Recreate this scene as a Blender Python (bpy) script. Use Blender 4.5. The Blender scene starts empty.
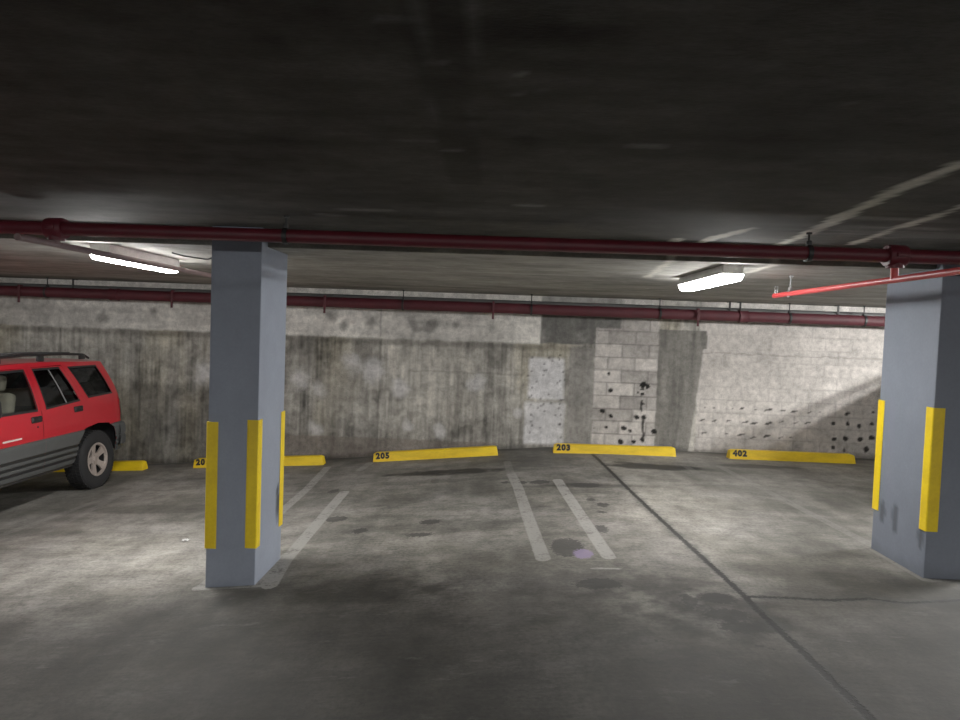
import bpy, bmesh, math, random
import numpy as np
from mathutils import Vector, Matrix
random.seed(4)
sc = bpy.context.scene
COL = sc.collection

# ------------------------------------------------------------------ helpers
def lin(c):
    c = np.asarray(c, float) / 255.0
    return np.where(c <= 0.04045, c / 12.92, ((c + 0.055) / 1.055) ** 2.4)

def h2(i, j, seed):
    n = (i.astype(np.int64) * 374761393 + j.astype(np.int64) * 668265263 + seed * 982451653) & 0xFFFFFFFF
    n = ((n ^ (n >> 13)) * 1274126177) & 0xFFFFFFFF
    n = n ^ (n >> 16)
    return (n & 0xFFFF) / 65535.0

def vnoise(x, y, seed=0):
    xi, yi = np.floor(x), np.floor(y)
    fx, fy = x - xi, y - yi
    fx = fx * fx * (3 - 2 * fx); fy = fy * fy * (3 - 2 * fy)
    a = h2(xi, yi, seed); b = h2(xi + 1, yi, seed); c = h2(xi, yi + 1, seed); d = h2(xi + 1, yi + 1, seed)
    return (a * (1 - fx) + b * fx) * (1 - fy) + (c * (1 - fx) + d * fx) * fy

def fbm(x, y, seed=0, octs=4):
    s = 0; a = 0.5; t = 0
    for k in range(octs):
        s = s + a * vnoise(x * 2 ** k + 13.7 * k, y * 2 ** k - 7.1 * k, seed + k); t += a; a *= 0.5
    return s / t

def sstep(e0, e1, x):
    t = np.clip((x - e0) / (e1 - e0), 0, 1)
    return t * t * (3 - 2 * t)

def polydist(x, y, pts):
    d = np.full(x.shape, 9.0)
    for (ax, ay), (bx, by) in zip(pts[:-1], pts[1:]):
        vx, vy = bx - ax, by - ay
        t = np.clip(((x - ax) * vx + (y - ay) * vy) / (vx * vx + vy * vy + 1e-9), 0, 1)
        d = np.minimum(d, np.hypot(x - ax - t * vx, y - ay - t * vy))
    return d

def rectmask(x, z, x0, x1, z0, z1, s=0.015):
    return sstep(x0 - s, x0 + s, x) * (1 - sstep(x1 - s, x1 + s, x)) * sstep(z0 - s, z0 + s, z) * (1 - sstep(z1 - s, z1 + s, z))

def link(o, parent=None):
    COL.objects.link(o)
    if parent is not None: o.parent = parent
    return o

def tag(o, label=None, cat=None, group=None, kind=None):
    if label: o['label'] = label
    if cat: o['category'] = cat
    if group: o['group'] = group
    if kind: o['kind'] = kind
    return o

def empty(name, loc, label, cat, group=None, rot=(0, 0, 0)):
    o = bpy.data.objects.new(name, None); o.empty_display_size = 0.1
    o.location = loc; o.rotation_euler = rot
    link(o); tag(o, label, cat, group)
    return o

def obj(name, bm, mats, parent=None, smooth=False, angle=None):
    me = bpy.data.meshes.new(name)
    bm.normal_update(); bm.to_mesh(me); bm.free()
    for m in (mats if isinstance(mats, (list, tuple)) else [mats]): me.materials.append(m)
    if smooth:
        me.polygons.foreach_set('use_smooth', [True] * len(me.polygons))
        if angle is not None: me.set_sharp_from_angle(angle=math.radians(angle))
    return link(bpy.data.objects.new(name, me), parent)

def copy_tree(o, parent=None):
    c = o.copy(); COL.objects.link(c); c.parent = parent
    for ch in list(o.children): copy_tree(ch, c)
    return c

def add_box(bm, lo, hi, bevel=0.0, seg=2, M=None, mi=0):
    vs = [bm.verts.new((x, y, z)) for x in (lo[0], hi[0]) for y in (lo[1], hi[1]) for z in (lo[2], hi[2])]
    idx = [(0, 1, 3, 2), (4, 6, 7, 5), (0, 4, 5, 1), (2, 3, 7, 6), (0, 2, 6, 4), (1, 5, 7, 3)]
    fs = [bm.faces.new([vs[i] for i in f]) for f in idx]
    if bevel > 0:
        es = list({e for f in fs for e in f.edges})
        r = bmesh.ops.bevel(bm, geom=es, offset=bevel, segments=seg, affect='EDGES', profile=0.5)
        fs = [f for f in r['faces']] + [f for f in fs if f.is_valid]
        vs = list({v for f in fs if f.is_valid for v in f.verts})
    for f in fs:
        if f.is_valid: f.material_index = mi
    if M is not None:
        for v in vs: v.co = M @ v.co
    return vs

def add_tube(bm, pts, r, n=12, caps=True, mi=0):
    """round tube along a polyline"""
    pts = [Vector(p) for p in pts]; rings = []
    for k, p in enumerate(pts):
        t = (pts[min(k + 1, len(pts) - 1)] - pts[max(k - 1, 0)]).normalized()
        a = Vector((0, 0, 1)) if abs(t.z) < 0.9 else Vector((1, 0, 0))
        u = t.cross(a).normalized(); w = t.cross(u).normalized()
        rr = r[k] if isinstance(r, (list, tuple)) else r
        rings.append([bm.verts.new(p + (u * math.cos(2 * math.pi * i / n) + w * math.sin(2 * math.pi * i / n)) * rr) for i in range(n)])
    for a, b in zip(rings[:-1], rings[1:]):
        for i in range(n):
            f = bm.faces.new([a[i], a[(i + 1) % n], b[(i + 1) % n], b[i]]); f.material_index = mi
    if caps:
        for rg, rev in ((rings[0], False), (rings[-1], True)):
            f = bm.faces.new(rg if rev else rg[::-1]); f.material_index = mi

def add_lathe(bm, prof, n=32, M=None, mi=0, close=False):
    """profile of (radius, height) revolved about local X"""
    rings = []
    for r, h in prof:
        ring = []
        for i in range(n):
            a = 2 * math.pi * i / n
            co = Vector((h, r * math.cos(a), r * math.sin(a)))
            ring.append(bm.verts.new(M @ co if M is not None else co))
        rings.append(ring)
    prs = list(zip(rings[:-1], rings[1:]))
    if close: prs.append((rings[-1], rings[0]))
    for a, b in prs:
        for i in range(n):
            f = bm.faces.new([a[i], a[(i + 1) % n], b[(i + 1) % n], b[i]]); f.material_index = mi
    return rings

def add_prism(bm, poly, axis_vec, M=None, mi=0):
    """poly: list of Vector points, extruded along axis_vec"""
    a = [bm.verts.new(M @ Vector(p) if M is not None else Vector(p)) for p in poly]
    b = [bm.verts.new((M @ (Vector(p) + Vector(axis_vec))) if M is not None else Vector(p) + Vector(axis_vec)) for p in poly]
    n = len(poly)
    fs = [bm.faces.new(a[::-1]), bm.faces.new(b)]
    for i in range(n): fs.append(bm.faces.new([a[i], a[(i + 1) % n], b[(i + 1) % n], b[i]]))
    for f in fs: f.material_index = mi
    bmesh.ops.recalc_face_normals(bm, faces=fs)
    return fs

# ------------------------------------------------------------------ materials
class NT:
    def __init__(s, name):
        s.m = bpy.data.materials.new(name); s.m.use_nodes = True
        s.t = s.m.node_tree; s.t.nodes.clear()
        s.out = s.n('ShaderNodeOutputMaterial')
    def n(s, t, **kw):
        nd = s.t.nodes.new(t)
        for k, v in kw.items(): setattr(nd, k, v)
        return nd
    def l(s, a, b): s.t.links.new(a, b)
    def val(s, sock, v):
        if hasattr(v, 'links'): s.l(v, sock)
        else: sock.default_value = v
    def math(s, op, a, b=0.0, c=None, clamp=False):
        nd = s.n('ShaderNodeMath', operation=op, use_clamp=clamp)
        s.val(nd.inputs[0], a); s.val(nd.inputs[1], b)
        if c is not None: s.val(nd.inputs[2], c)
        return nd.outputs[0]
    def smooth(s, x, a, b, lo=0.0, hi=1.0):
        nd = s.n('ShaderNodeMapRange', interpolation_type='SMOOTHSTEP')
        s.val(nd.inputs[0], x)
        for i, v in enumerate((a, b, lo, hi)): s.val(nd.inputs[i + 1], v)
        return nd.outputs[0]
    def mix(s, f, a, b, blend='MIX'):
        nd = s.n('ShaderNodeMix', data_type='RGBA', blend_type=blend)
        s.val(nd.inputs[0], f)
        for sk, v in ((nd.inputs[6], a), (nd.inputs[7], b)):
            if hasattr(v, 'links'): s.l(v, sk)
            else: sk.default_value = (*v, 1) if len(v) == 3 else v
        return nd.outputs[2]
    def coord(s, kind='Object', scale=(1, 1, 1)):
        tc = s.n('ShaderNodeTexCoord'); mp = s.n('ShaderNodeMapping'); mp.inputs['Scale'].default_value = scale
        s.l(tc.outputs[kind], mp.inputs[0]); return mp.outputs[0]
    def noise(s, vec, scale, detail=4, rough=0.6):
        nd = s.n('ShaderNodeTexNoise'); s.l(vec, nd.inputs['Vector'])
        nd.inputs['Scale'].default_value = scale; nd.inputs['Detail'].default_value = detail; nd.inputs['Roughness'].default_value = rough
        return nd.outputs['Fac']
    def attr(s, name): return s.n('ShaderNodeAttribute', attribute_name=name)
    def bsdf(s, col, rough=0.8, metal=0.0, spec=0.5, bump=None, bstr=0.3, bdist=0.01, **kw):
        b = s.n('ShaderNodeBsdfPrincipled')
        for k, v in (('Base Color', col), ('Roughness', rough), ('Metallic', metal), ('Specular IOR Level', spec)):
            sk = b.inputs[k]
            if hasattr(v, 'links'): s.l(v, sk)
            elif k == 'Base Color': sk.default_value = (*v[:3], 1)
            else: sk.default_value = v
        for k, v in kw.items(): b.inputs[k.replace('_', ' ')].default_value = v
        if bump is not None:
            bp = s.n('ShaderNodeBump'); bp.inputs['Strength'].default_value = bstr; bp.inputs['Distance'].default_value = bdist
            s.l(bump, bp.inputs['Height']); s.l(bp.outputs[0], b.inputs['Normal'])
        s.l(b.outputs[0], s.out.inputs[0]); return s.m

def simple(name, col, rough=0.5, metal=0.0, var=0.12, scale=8.0, bump=0.0, spec=0.5, stretch=(1, 1, 1), **kw):
    t = NT(name); v = t.coord('Object', stretch); n = t.noise(v, scale, 5)
    n2 = t.noise(v, scale * 9, 3)
    f = t.math('ADD', t.math('MULTIPLY', n, 0.7), t.math('MULTIPLY', n2, 0.3))
    c = np.array(col, float)
    colr = t.mix(t.smooth(f, 0.35, 0.65), tuple(c * (1 - var)), tuple(np.minimum(c * (1 + var), 1)))
    return t.bsdf(colr, rough, metal, spec, bump=f if bump else None, bstr=bump, **kw)

def painted(name, rough=0.85, fine=0.25, scale=14.0, bstr=0.35, spec=0.3, stretch=(1, 1, 1)):
    """vertex colour x procedural grain"""
    t = NT(name); v = t.coord('Object', stretch); a = t.attr('Col').outputs['Color']
    n = t.noise(v, scale, 6, 0.7); n2 = t.noise(v, scale * 7, 3, 0.6)
    f = t.math('ADD', t.math('MULTIPLY', n, 0.6), t.math('MULTIPLY', n2, 0.4))
    g = t.smooth(f, 0.3, 0.7, 1 - fine, 1 + fine)
    cmb = t.n('ShaderNodeCombineColor')
    for i in range(3): t.l(g, cmb.inputs[i])
    return t.bsdf(t.mix(1.0, a, cmb.outputs[0], 'MULTIPLY'), rough, 0, spec, bump=f, bstr=bstr)

def grid_obj(name, U, V, fn, attrs, mat, kind='structure', flip=False):
    """regular grid over arrays U, V; fn(u, v) -> xyz; attrs: dict name -> (n,) or (n,3)"""
    uu, vv = np.meshgrid(U, V, indexing='ij'); uu = uu.ravel(); vv = vv.ravel()
    P = np.stack(fn(uu, vv), -1)
    nu, nv = len(U), len(V)
    i, j = np.meshgrid(np.arange(nu - 1), np.arange(nv - 1), indexing='ij'); a = (i * nv + j).ravel()
    q = np.stack([a, a + nv, a + nv + 1, a + 1], -1)
    if flip: q = q[:, ::-1]
    me = bpy.data.meshes.new(name)
    me.vertices.add(len(P)); me.vertices.foreach_set('co', P.astype(np.float32).ravel())
    me.loops.add(q.size); me.loops.foreach_set('vertex_index', q.astype(np.int32).ravel())
    me.polygons.add(len(q)); me.polygons.foreach_set('loop_start', np.arange(0, q.size, 4, dtype=np.int32))
    me.update(calc_edges=True); me.validate()
    set_attrs(me, attrs(uu, vv))
    me.materials.append(mat)
    o = link(bpy.data.objects.new(name, me))
    if kind: o['kind'] = kind
    return o

def set_attrs(me, attrs):
    n = len(me.vertices)
    for k, v in attrs.items():
        v = np.asarray(v, np.float32)
        if v.ndim == 2:
            a = me.attributes.new(k, 'FLOAT_COLOR', 'POINT')
            a.data.foreach_set('color', np.concatenate([np.clip(v, 0, 1), np.ones((n, 1), np.float32)], 1).ravel())
        else:
            a = me.attributes.new(k, 'FLOAT', 'POINT'); a.data.foreach_set('value', v)

RED_PIPE = simple('red_pipe_paint', lin((84, 20, 33)), 0.5, var=0.15, scale=6)
RED_PIPE2 = simple('bright_red_pipe_paint', lin((205, 58, 60)), 0.4, var=0.12, scale=6)
GREY_PIPE = simple('galvanised_pipe', (0.25, 0.25, 0.255), 0.45, metal=0.3)
BLACK_STEEL = simple('black_hanger_steel', (0.012, 0.012, 0.013), 0.5)
YELLOW = simple('safety_yellow_paint', lin((250, 208, 4)), 0.5, var=0.10, scale=5, bump=0.08)
YELLOW2 = simple('worn_yellow_paint', lin((244, 198, 10)), 0.6, var=0.16, scale=4, bump=0.2, stretch=(0.6, 2, 2))
BLACK_PAINT = simple('black_stencil_paint', (0.012, 0.011, 0.012), 0.7)
HOUSING = simple('white_enamel_housing', (0.62, 0.62, 0.6), 0.45)

# ------------------------------------------------------------------ garage levels
FX = [-12, -9, -7, -5.02, -4.33, -2.47, -1.76, .01, .8, 1.6, 12]
FZ = [-.80, -.75, -.63, -.51, -.45, -.33, -.26, -.09, -.02, 0, 0]
def fz(x): return np.interp(x, FX, FZ)
ZF, ZR, YS, YW = 2.37, 2.245, 4.93, 10.0          # front slab, rear slab, step, back wall
YC0, YC1 = 4.85, 5.53                               # column front and back

def graded(lo, a, b, hi, fine, coarse):
    return np.concatenate([np.arange(lo, a, coarse), np.arange(a, b, fine), np.linspace(b, hi, max(1, round((hi - b) / coarse)) + 1) if hi > b + 1e-6 else [hi]])

# ------------------------------------------------------------------ floor
STALL = [([(-2.33, 9.30), (-2.24, 8.02), (-2.22, 6.97), (-2.19, 5.6)], .055, .9),
         ([(-1.75, 9.46), (-1.80, 8.98)], .055, .6),
         ([(-1.72, 7.69), (-1.66, 5.3), (-1.60, 4.78)], .06, 1.0),
         ([(0.20, 9.0), (0.24, 8.2)], .05, .22),
         ([(0.24, 8.2), (0.30, 7.5), (0.36, 6.2), (0.42, 5.08)], .058, .75),
         ([(0.77, 7.75), (0.85, 6.3), (0.92, 5.08)], .058, .85),
         ([(3.03, 8.9), (3.15, 6.8), (3.22, 5.6)], .05, .3),
         ([(2.55, 8.9), (2.68, 6.9)], .05, .16),
         ([(-4.30, 9.2), (-4.63, 7.7), (-4.79, 6.4)], .05, .30),
         ([(-4.52, 8.1), (-4.38, 6.4)], .05, .22),
         ([(0.76, 4.82), (0.96, 4.82)], .016, .9),
         ([(-2.14, 4.815), (-1.69, 4.815), (-1.69, 5.5)], .05, 1.0),
         ([(-2.14, 4.815), (-2.14, 5.5)], .03, .6),
         ([(3.15, 5.5), (3.15, 4.82), (3.6, 4.82)], .03, .4)]
CRACK = [(1.42, 9.45), (1.44, 9.17), (1.51, 7.49), (1.55, 6.63), (1.61, 5.62), (1.66, 4.86), (1.69, 4.36), (1.69, 4.11), (1.72, 3.62), (1.74, 2.97), (1.74, 2.71), (1.8, 1.0), (1.8, -9)]
CRACK2 = [(1.71, 4.35), (1.92, 4.36), (2.25, 4.35), (2.53, 4.41), (2.74, 4.36), (3.16, 4.46), (4.5, 4.45)]
SPOTS = [(1.98, 8.75, .26, .10), (2.25, 8.58, .22, .09), (1.75, 8.9, .15, .08), (.63, 5.33, .13, .24), (1.12, 6.64, .06, .09), (1.07, 6.37, .04, .05),
         (1.03, 6.85, .05, .06), (.98, 5.81, .06, .11), (1.5, 4.31, .12, .09), (1.47, 4.05, .14, .09), (1.49, 3.88, .12, .08), (1.64, 3.89, .08, .09),
         (.76, 4.53, .16, .10), (-1.2, 6.07, .07, .08), (-1.53, 6.53, .11, .10), (-1.86, 7.78, .06, .10), (.56, 7.69, .12, .10),
         (.36, 7.7, .05, .08), (1.06, 7.5, .18, .12), (1.51, 3.65, .025, .012), (1.57, 3.61, .03, .012), (.81, 3.46, .035, .012), (.9, 3.42, .03, .008),
         (-.70, 3.64, .012, .012), (-.59, 3.14, .012, .012), (-1.3, 3.65, .012, .02), (-.57, 6.25, .10, .08), (-.62, 5.85, .12, .06), (.98, 3.69, .02, .012),
         (1.3, 4.25, .05, .12), (.16, 7.75, .05, .06), (1.2, 3.3, .02, .02), (.4, 2.9, .015, .012)]

def floor_attrs(x, y):
    n1 = fbm(x * .7, y * .7, 3, 4); n2 = fbm(x * 2.2, y * 2.2, 9, 4); n3 = fbm(x * 1.1, y * 6, 21, 4); n4 = fbm(x * 7, y * 1.0, 31, 3)
    nb = fbm(x * 9, y * 9, 41, 3)
    sw = fbm(x * 1.3 + 1.2 * n1, y * .8 + 2.2 * n1, 51, 5)
    t = .64 + .38 * n1 * 1.3 + .42 * (n2 - .5) + .30 * (n3 - .5) + .22 * (n4 - .5) + .55 * (sw - .5)
    # slab right of the joint is a little lighter, the drive lane is darkened in colour for its dimmer light
    t *= 1 + .10 * sstep(-.03, .03, x - (1.40 + .043 * (9.6 - y)))
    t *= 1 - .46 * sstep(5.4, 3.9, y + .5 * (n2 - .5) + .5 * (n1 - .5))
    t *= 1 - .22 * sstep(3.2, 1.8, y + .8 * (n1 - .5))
    # worn paler strips where cars stand
    for cx in (-5.9, -3.3, -.85, 1.9, 4.6):
        t *= 1 + .10 * np.exp(-((x - cx) / .9) ** 2) * sstep(5, 6, y)
    # tyre-dark streaks in front of the wheel stops
    for cx, cy, rx, ry, k in ((-.55, 8.5, .75, .17, .68), (2.1, 8.68, .6, .2, .65), (1.1, 7.5, .7, .12, .25), (-.35, 6.1, .55, .25, .22), (3.6, 9.0, .6, .14, .4), (-3.6, 7.2, .8, .2, .2), (-3.9, 8.7, .9, .15, .25), (1.45, 4.1, .4, .35, .35), (.5, 4.55, 1.1, .25, .28), (-1.0, 4.6, .9, .25, .2)):
        r = ((x - cx) / rx) ** 2 + ((y - cy) / ry) ** 2 + 1.3 * (n2 - .5) + 1.2 * (nb - .5)
        t *= 1 - k * sstep(1.4, .2, r)
    # pale scuffs by the joint, paler patch by left column, darker along the wall
    t *= 1 + .55 * np.exp(-((x - 1.15) / .5) ** 2 - ((y - 4.15) / .45) ** 2) * sstep(.35, .65, nb)
    t *= 1 + .22 * np.exp(-((x + 2.6) / 1.6) ** 2 - ((y - 5.3) / .9) ** 2)
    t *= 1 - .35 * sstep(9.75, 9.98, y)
    # tan and grey cast
    hue = np.stack([1.06 + .05 * (n1 - .5), np.ones_like(x), .875 + .10 * (n2 - .5)], -1)
    base = .170 * np.clip(t, .05, 2)[:, None] ** 1.75 * hue
    dp = np.full(x.shape, 9.0); st = np.zeros(x.shape)
    for pts, w, s in STALL:
        d = polydist(x, y, pts) - w
        m = d < dp; dp = np.where(m, d, dp); st = np.where(m, s, st)
    dc = np.minimum(polydist(x, y, CRACK) - .004, polydist(x, y, CRACK2) + .002)
    ds = np.full(x.shape, 9.0)
    for cx, cy, rx, ry in SPOTS:
        r = np.hypot((x - cx) / rx, (y - cy) / ry)
        ds = np.minimum(ds, (r - 1) * min(rx, ry))
    chalk = (np.hypot((x - .735) / .075, (y - 5.15) / .11) - 1) * .075
    return {'Col': base, 'dpaint': np.clip(dp, -1, 1), 'spaint': st, 'dcrack': np.clip(dc, -1, 1), 'dspot': np.clip(ds, -1, 1), 'dchalk': np.clip(chalk, -1, 1)}

t = NT('worn_garage_concrete_floor'); vo = t.coord('Object')
A = lambda n: t.attr(n).outputs['Fac']
na = t.noise(vo, 5, 6, .7); nb_ = t.noise(vo, 38, 4, .65); nst = t.noise(t.coord('Object', (3, 22, 1)), 1.6, 5, .7); nsp = t.noise(vo, 140, 2, .5)
g = t.math('ADD', t.math('MULTIPLY', na, .40), t.math('ADD', t.math('MULTIPLY', nb_, .30), t.math('ADD', t.math('MULTIPLY', nst, .2), t.math('MULTIPLY', nsp, .1))))
gain = t.smooth(g, .34, .66, .42, 1.58); cc = t.n('ShaderNodeCombineColor')
for i in range(3): t.l(gain, cc.inputs[i])
c = t.mix(1.0, t.attr('Col').outputs['Color'], cc.outputs[0], 'MULTIPLY')
# pale scuffed patches
c = t.mix(t.math('MULTIPLY', t.smooth(t.noise(t.coord('Object', (1, 2.6, 1)), 2.4, 8, .75), .56, .74), .30), c, (.27, .262, .24))
# oil spots
sp = t.smooth(t.math('ADD', A('dspot'), t.math('MULTIPLY', t.math('SUBTRACT', nb_, .5), .12)), .012, -.012)
c = t.mix(t.math('MULTIPLY', sp, .72), c, (.026, .025, .024))
# paint
wear = t.smooth(t.math('ADD', t.math('MULTIPLY', na, .5), t.math('MULTIPLY', nb_, .5)), .36, .52)
pm = t.smooth(t.math('ADD', A('dpaint'), t.math('MULTIPLY', t.math('SUBTRACT', nb_, .5), .035)), .006, -.006)
pm = t.math('MULTIPLY', t.math('MULTIPLY', pm, A('spaint')), t.math('MULTIPLY_ADD', wear, .85, .15))
c = t.mix(t.math('MULTIPLY', pm, .85), c, (.33, .32, .295))
ck = t.smooth(t.math('ADD', A('dchalk'), t.math('MULTIPLY', t.math('SUBTRACT', nb_, .5), .1)), .008, -.008)
c = t.mix(t.math('MULTIPLY', ck, .7), c, (.25, .19, .33))
cr = t.smooth(t.math('ADD', A('dcrack'), t.math('MULTIPLY', t.math('SUBTRACT', nb_, .5), .06)), .030, .010)
ch = t.smooth(t.math('ADD', A('dcrack'), t.math('MULTIPLY', t.math('SUBTRACT', na, .5), .22)), .09, .0)
c = t.mix(t.math('MULTIPLY', ch, .5), c, (.05, .05, .048))
c = t.mix(t.math('MULTIPLY', cr, .9), c, (.012, .012, .012))
hgt = t.math('SUBTRACT', g, t.math('MULTIPLY', cr, 1.2))
MFLOOR = t.bsdf(c, t.smooth(g, .3, .7, .62, .85), 0, .35, bump=hgt, bstr=.35, bdist=.012)
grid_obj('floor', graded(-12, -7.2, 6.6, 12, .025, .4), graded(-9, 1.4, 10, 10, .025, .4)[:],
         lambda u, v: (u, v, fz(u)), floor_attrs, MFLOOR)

# ------------------------------------------------------------------ back wall
HOLES1 = [(1.69, 1.12), (1.73, .87), (2.14, .86), (2.21, .96), (2.21, .84), (2.28, .94), (2.23, .69), (1.63, .56), (1.76, .49), (2.14, .48), (2.24, .51), (1.51, .3), (1.7, .31), (1.95, .31), (2.06, .26), (2.4, .29), (1.91, .11), (2.11, .12), (2.24, .13)]
HOLES2 = [(3.15, .67), (3.29, .67), (3.56, .67), (3.7, .68), (3.9, .67), (4.08, .67), (4.31, .67), (4.46, .66), (4.7, .66), (4.85, .67), (3.12, .48), (3.28, .47), (3.49, .48), (3.74, .47), (3.9, .47), (4.1, .47), (4.29, .5), (4.49, .49), (4.68, .5), (3.15, .29), (3.48, .29), (3.68, .28), (3.89, .25), (4.09, .28), (4.28, .26), (4.44, .27)]
HOLES3 = [(5.24, .66), (5.63, .69), (5.06, .5), (5.26, .5), (5.43, .49), (5.61, .52), (5.08, .27), (5.24, .29), (5.46, .29), (5.62, .31), (5.06, .14), (5.23, .11), (5.56, .14)]
WHITE = [(-1.82, 1.05, .17), (-2.96, .9, .15), (-1.43, .83, .14), (-2.71, .1, .12), (-.81, .17, .10), (-.27, .88, .13), (-2.2, 1.15, .16), (-2.65, .68, .12), (-1.3, .2, .1), (.36, .5, .09), (-3.4, 1.1, .2), (-4.4, .9, .15)]
MOTT = [(-2.48, 1.81), (-2.29, 1.71), (-1.92, 1.77), (-1.28, 1.74), (-1.01, 1.75), (-.63, 1.77), (-.08, 1.76), (-4.0, 1.75), (-5.2, 1.82), (-6.0, 1.7)]

def wall_attrs(x, z):
    n1 = fbm(x * .8, z * .8, 5); n2 = fbm(x * 3, z * 3, 15); n3 = fbm(x * 9, z * 9, 25, 3); vs = fbm(x * 14, z * 1.1, 35, 4); hs = fbm(x * 1.2, z * 10, 45, 4); vw = fbm(x * 4, z * .5, 55, 3)
    jx = x + .03 * (n3 - .5); jz = z + .03 * (n3 - .5)
    T = lambda r, g, b: np.array([r, g, b])
    def lay(C, m, col): return C * (1 - m[:, None]) + m[:, None] * col
    # cast concrete with board-form streaks
    vf = fbm(x * 34, z * 2.2, 75, 3); sp = fbm(x * 5 + 3, z * 5, 85, 4)
    tone = .95 + .40 * (n1 - .5) + .48 * (vs - .5) + .70 * (vf - .5) + .50 * (n2 - .5) + .12 * (vw - .5) + .45 * (n3 - .5) - .20 * sstep(.60, .72, sp) + .22 * sstep(.40, .30, sp)
    C = tone[:, None] * T(.30, .292, .268)
    warm = sstep(.5, .75, fbm(x * 1.6, z * .6, 65))
    C = C * (1 + warm[:, None] * T(.06, .02, -.10))
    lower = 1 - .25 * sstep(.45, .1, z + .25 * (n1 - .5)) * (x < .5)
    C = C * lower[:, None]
    # form joints
    for px in (-1.75, .40, -6.65, -5.42):
        C = C * (1 - .30 * rectmask(jx, z, px - .012, px + .012, .0, 1.5, .008))[:, None]
    C = C * (1 - .25 * rectmask(x, jz, -1.3, .4, 1.045, 1.065, .008))[:, None]
    # formed lighter band along the top of the cast wall
    band = rectmask(jx, jz, -20, .66, 1.53, 3, .02)
    bt = (.90 + .55 * (hs - .5) + .35 * (n2 - .5) + .2 * (n3 - .5))[:, None] * T(.60, .59, .565)
    bt = bt * (1 - .22 * sstep(.5, .75, n1) )[:, None]
    for mx, mz in MOTT:
        r = np.hypot((x - mx) / .13, (z - mz) / .12) + 1.0 * (n3 - .5) + .8 * (n2 - .5)
        bt = bt * (1 - .50 * sstep(1.2, .2, r))[:, None]
    bt = bt * (1 - .35 * rectmask(jx, z, -1.765, -1.74, 1.55, 2.05, .01))[:, None]
    leftfade = .95 + .05 * sstep(-3.6, -3.0, x)
    C = lay(C, band * (1 - .10 * sstep(-2.9, -4.5, x)), bt * leftfade[:, None])
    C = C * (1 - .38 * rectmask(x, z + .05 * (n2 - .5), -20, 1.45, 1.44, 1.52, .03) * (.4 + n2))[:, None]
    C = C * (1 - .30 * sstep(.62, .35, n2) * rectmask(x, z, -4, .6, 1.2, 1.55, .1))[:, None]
    # darker zones behind the car
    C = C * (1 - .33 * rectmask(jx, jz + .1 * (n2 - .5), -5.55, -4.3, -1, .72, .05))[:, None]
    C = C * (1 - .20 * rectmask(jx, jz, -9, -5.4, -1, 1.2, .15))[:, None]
    # whitish bloom
    for wx, wz, wr in WHITE:
        r = np.hypot(x - wx, (z - wz) * .85) / wr + .9 * (n3 - .5) + 1.1 * (n2 - .5)
        C = lay(C, .72 * sstep(1.25, .25, r), T(.47, .47, .485))
    # buff trowelled patch left of centre
    m = sstep(1.15, .85, np.hypot((x + 2.35) / .32, (z - .75) / .42) + .6 * (n2 - .5)); C = lay(C, .45 * m, (.9 + .4 * (n3 - .5))[:, None] * T(.30, .285, .245))
    # footing course
    C = lay(C, .75 * rectmask(x, jz, -4.4, .1, -.6, .015, .015), (.85 + .5 * (n2 - .5))[:, None] * T(.19, .165, .145))
    # grey patch high between band and block
    C = lay(C, rectmask(jx, jz, .66, 1.47, 1.545, 3, .015), (.75 + .7 * sstep(.45, .75, n2) * (z < 1.95) + .4 * (vs - .5))[:, None] * T(.165, .165, .158))
    # pair of pale squares
    pale = (1.08 + .45 * (n2 - .5) + .25 * (n3 - .5))[:, None] * T(.47, .475, .50)
    pm = np.maximum(rectmask(jx + .03 * (n2 - .5), jz, .50, 1.03, .70, 1.32, .03), rectmask(jx + .04 * (n2 - .5), jz, .46, 1.05, .02, .65, .03) * .85)
    C = lay(C, pm * .95, pale)
    # plain pier by the blocks
    C = lay(C, .8 * rectmask(jx, z, 1.10, 1.475, -.2, 1.5, .02), (.85 + .5 * (vs - .5) + .35 * (n2 - .5))[:, None] * T(.24, .235, .225))
    rng = np.random.RandomState(7)
    for k in range(44):
        hx = rng.choice([.56, .72, .86, .98]) + rng.normal() * .03; hz = rng.uniform(.1, 1.4)
        C = C * (1 - .6 * sstep(.022, .008, np.hypot(x - hx, z - hz)))[:, None]
    # concrete blocks
    row = np.floor((z - 1.76) / .193); fx = (x - 1.475 + .2 * (row % 2)) / .4
    dj = np.minimum(np.abs((z - 1.76) / .193 - np.round((z - 1.76) / .193)) * .193, np.abs(fx - np.round(fx)) * .4)
    bid = h2(np.floor(fx), row, 77)
    joint = sstep(.016, .004, dj) * (.5 + .9 * n2)
    b1 = (.86 + .50 * (bid - .5) + .35 * (n2 - .5) + .2 * (n3 - .5))[:, None] * T(.42, .40, .385)
    b1 = b1 * (1 - .42 * np.clip(joint, 0, 1))[:, None]
    drip = sstep(.50, .72, vw) * sstep(.9, .2, z); b1 = b1 * (1 - .60 * drip)[:, None]
    b1 = b1 * (1 - .85 * sstep(.03, .01, np.abs(x - 2.22 + .11 * (n3 - .5)) + .03 * (n2 > .52)) * rectmask(x, z, 2, 2.4, .05, 1.02, .05))[:, None]
    m1 = rectmask(jx, z, 1.475, 2.43, -.3, 3, .012) * (1 - rectmask(jx, jz, 1.46, 1.85, 1.80, 3, .015))
    m1b = rectmask(jx, jz, 1.46, 1.72, 1.80, 2.02, .015)
    C = lay(C, rectmask(jx, z, 1.46, 2.4, 1.5, 3, .02), (.8 + .3 * n2)[:, None] * T(.15, .15, .145))
    C = lay(C, m1, b1)
    b2 = (.84 + .09 * (bid - .5) + .34 * (n2 - .5) + .18 * (n1 - .5) + .14 * (n3 - .5))[:, None] * T(.475, .450, .430)
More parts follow.
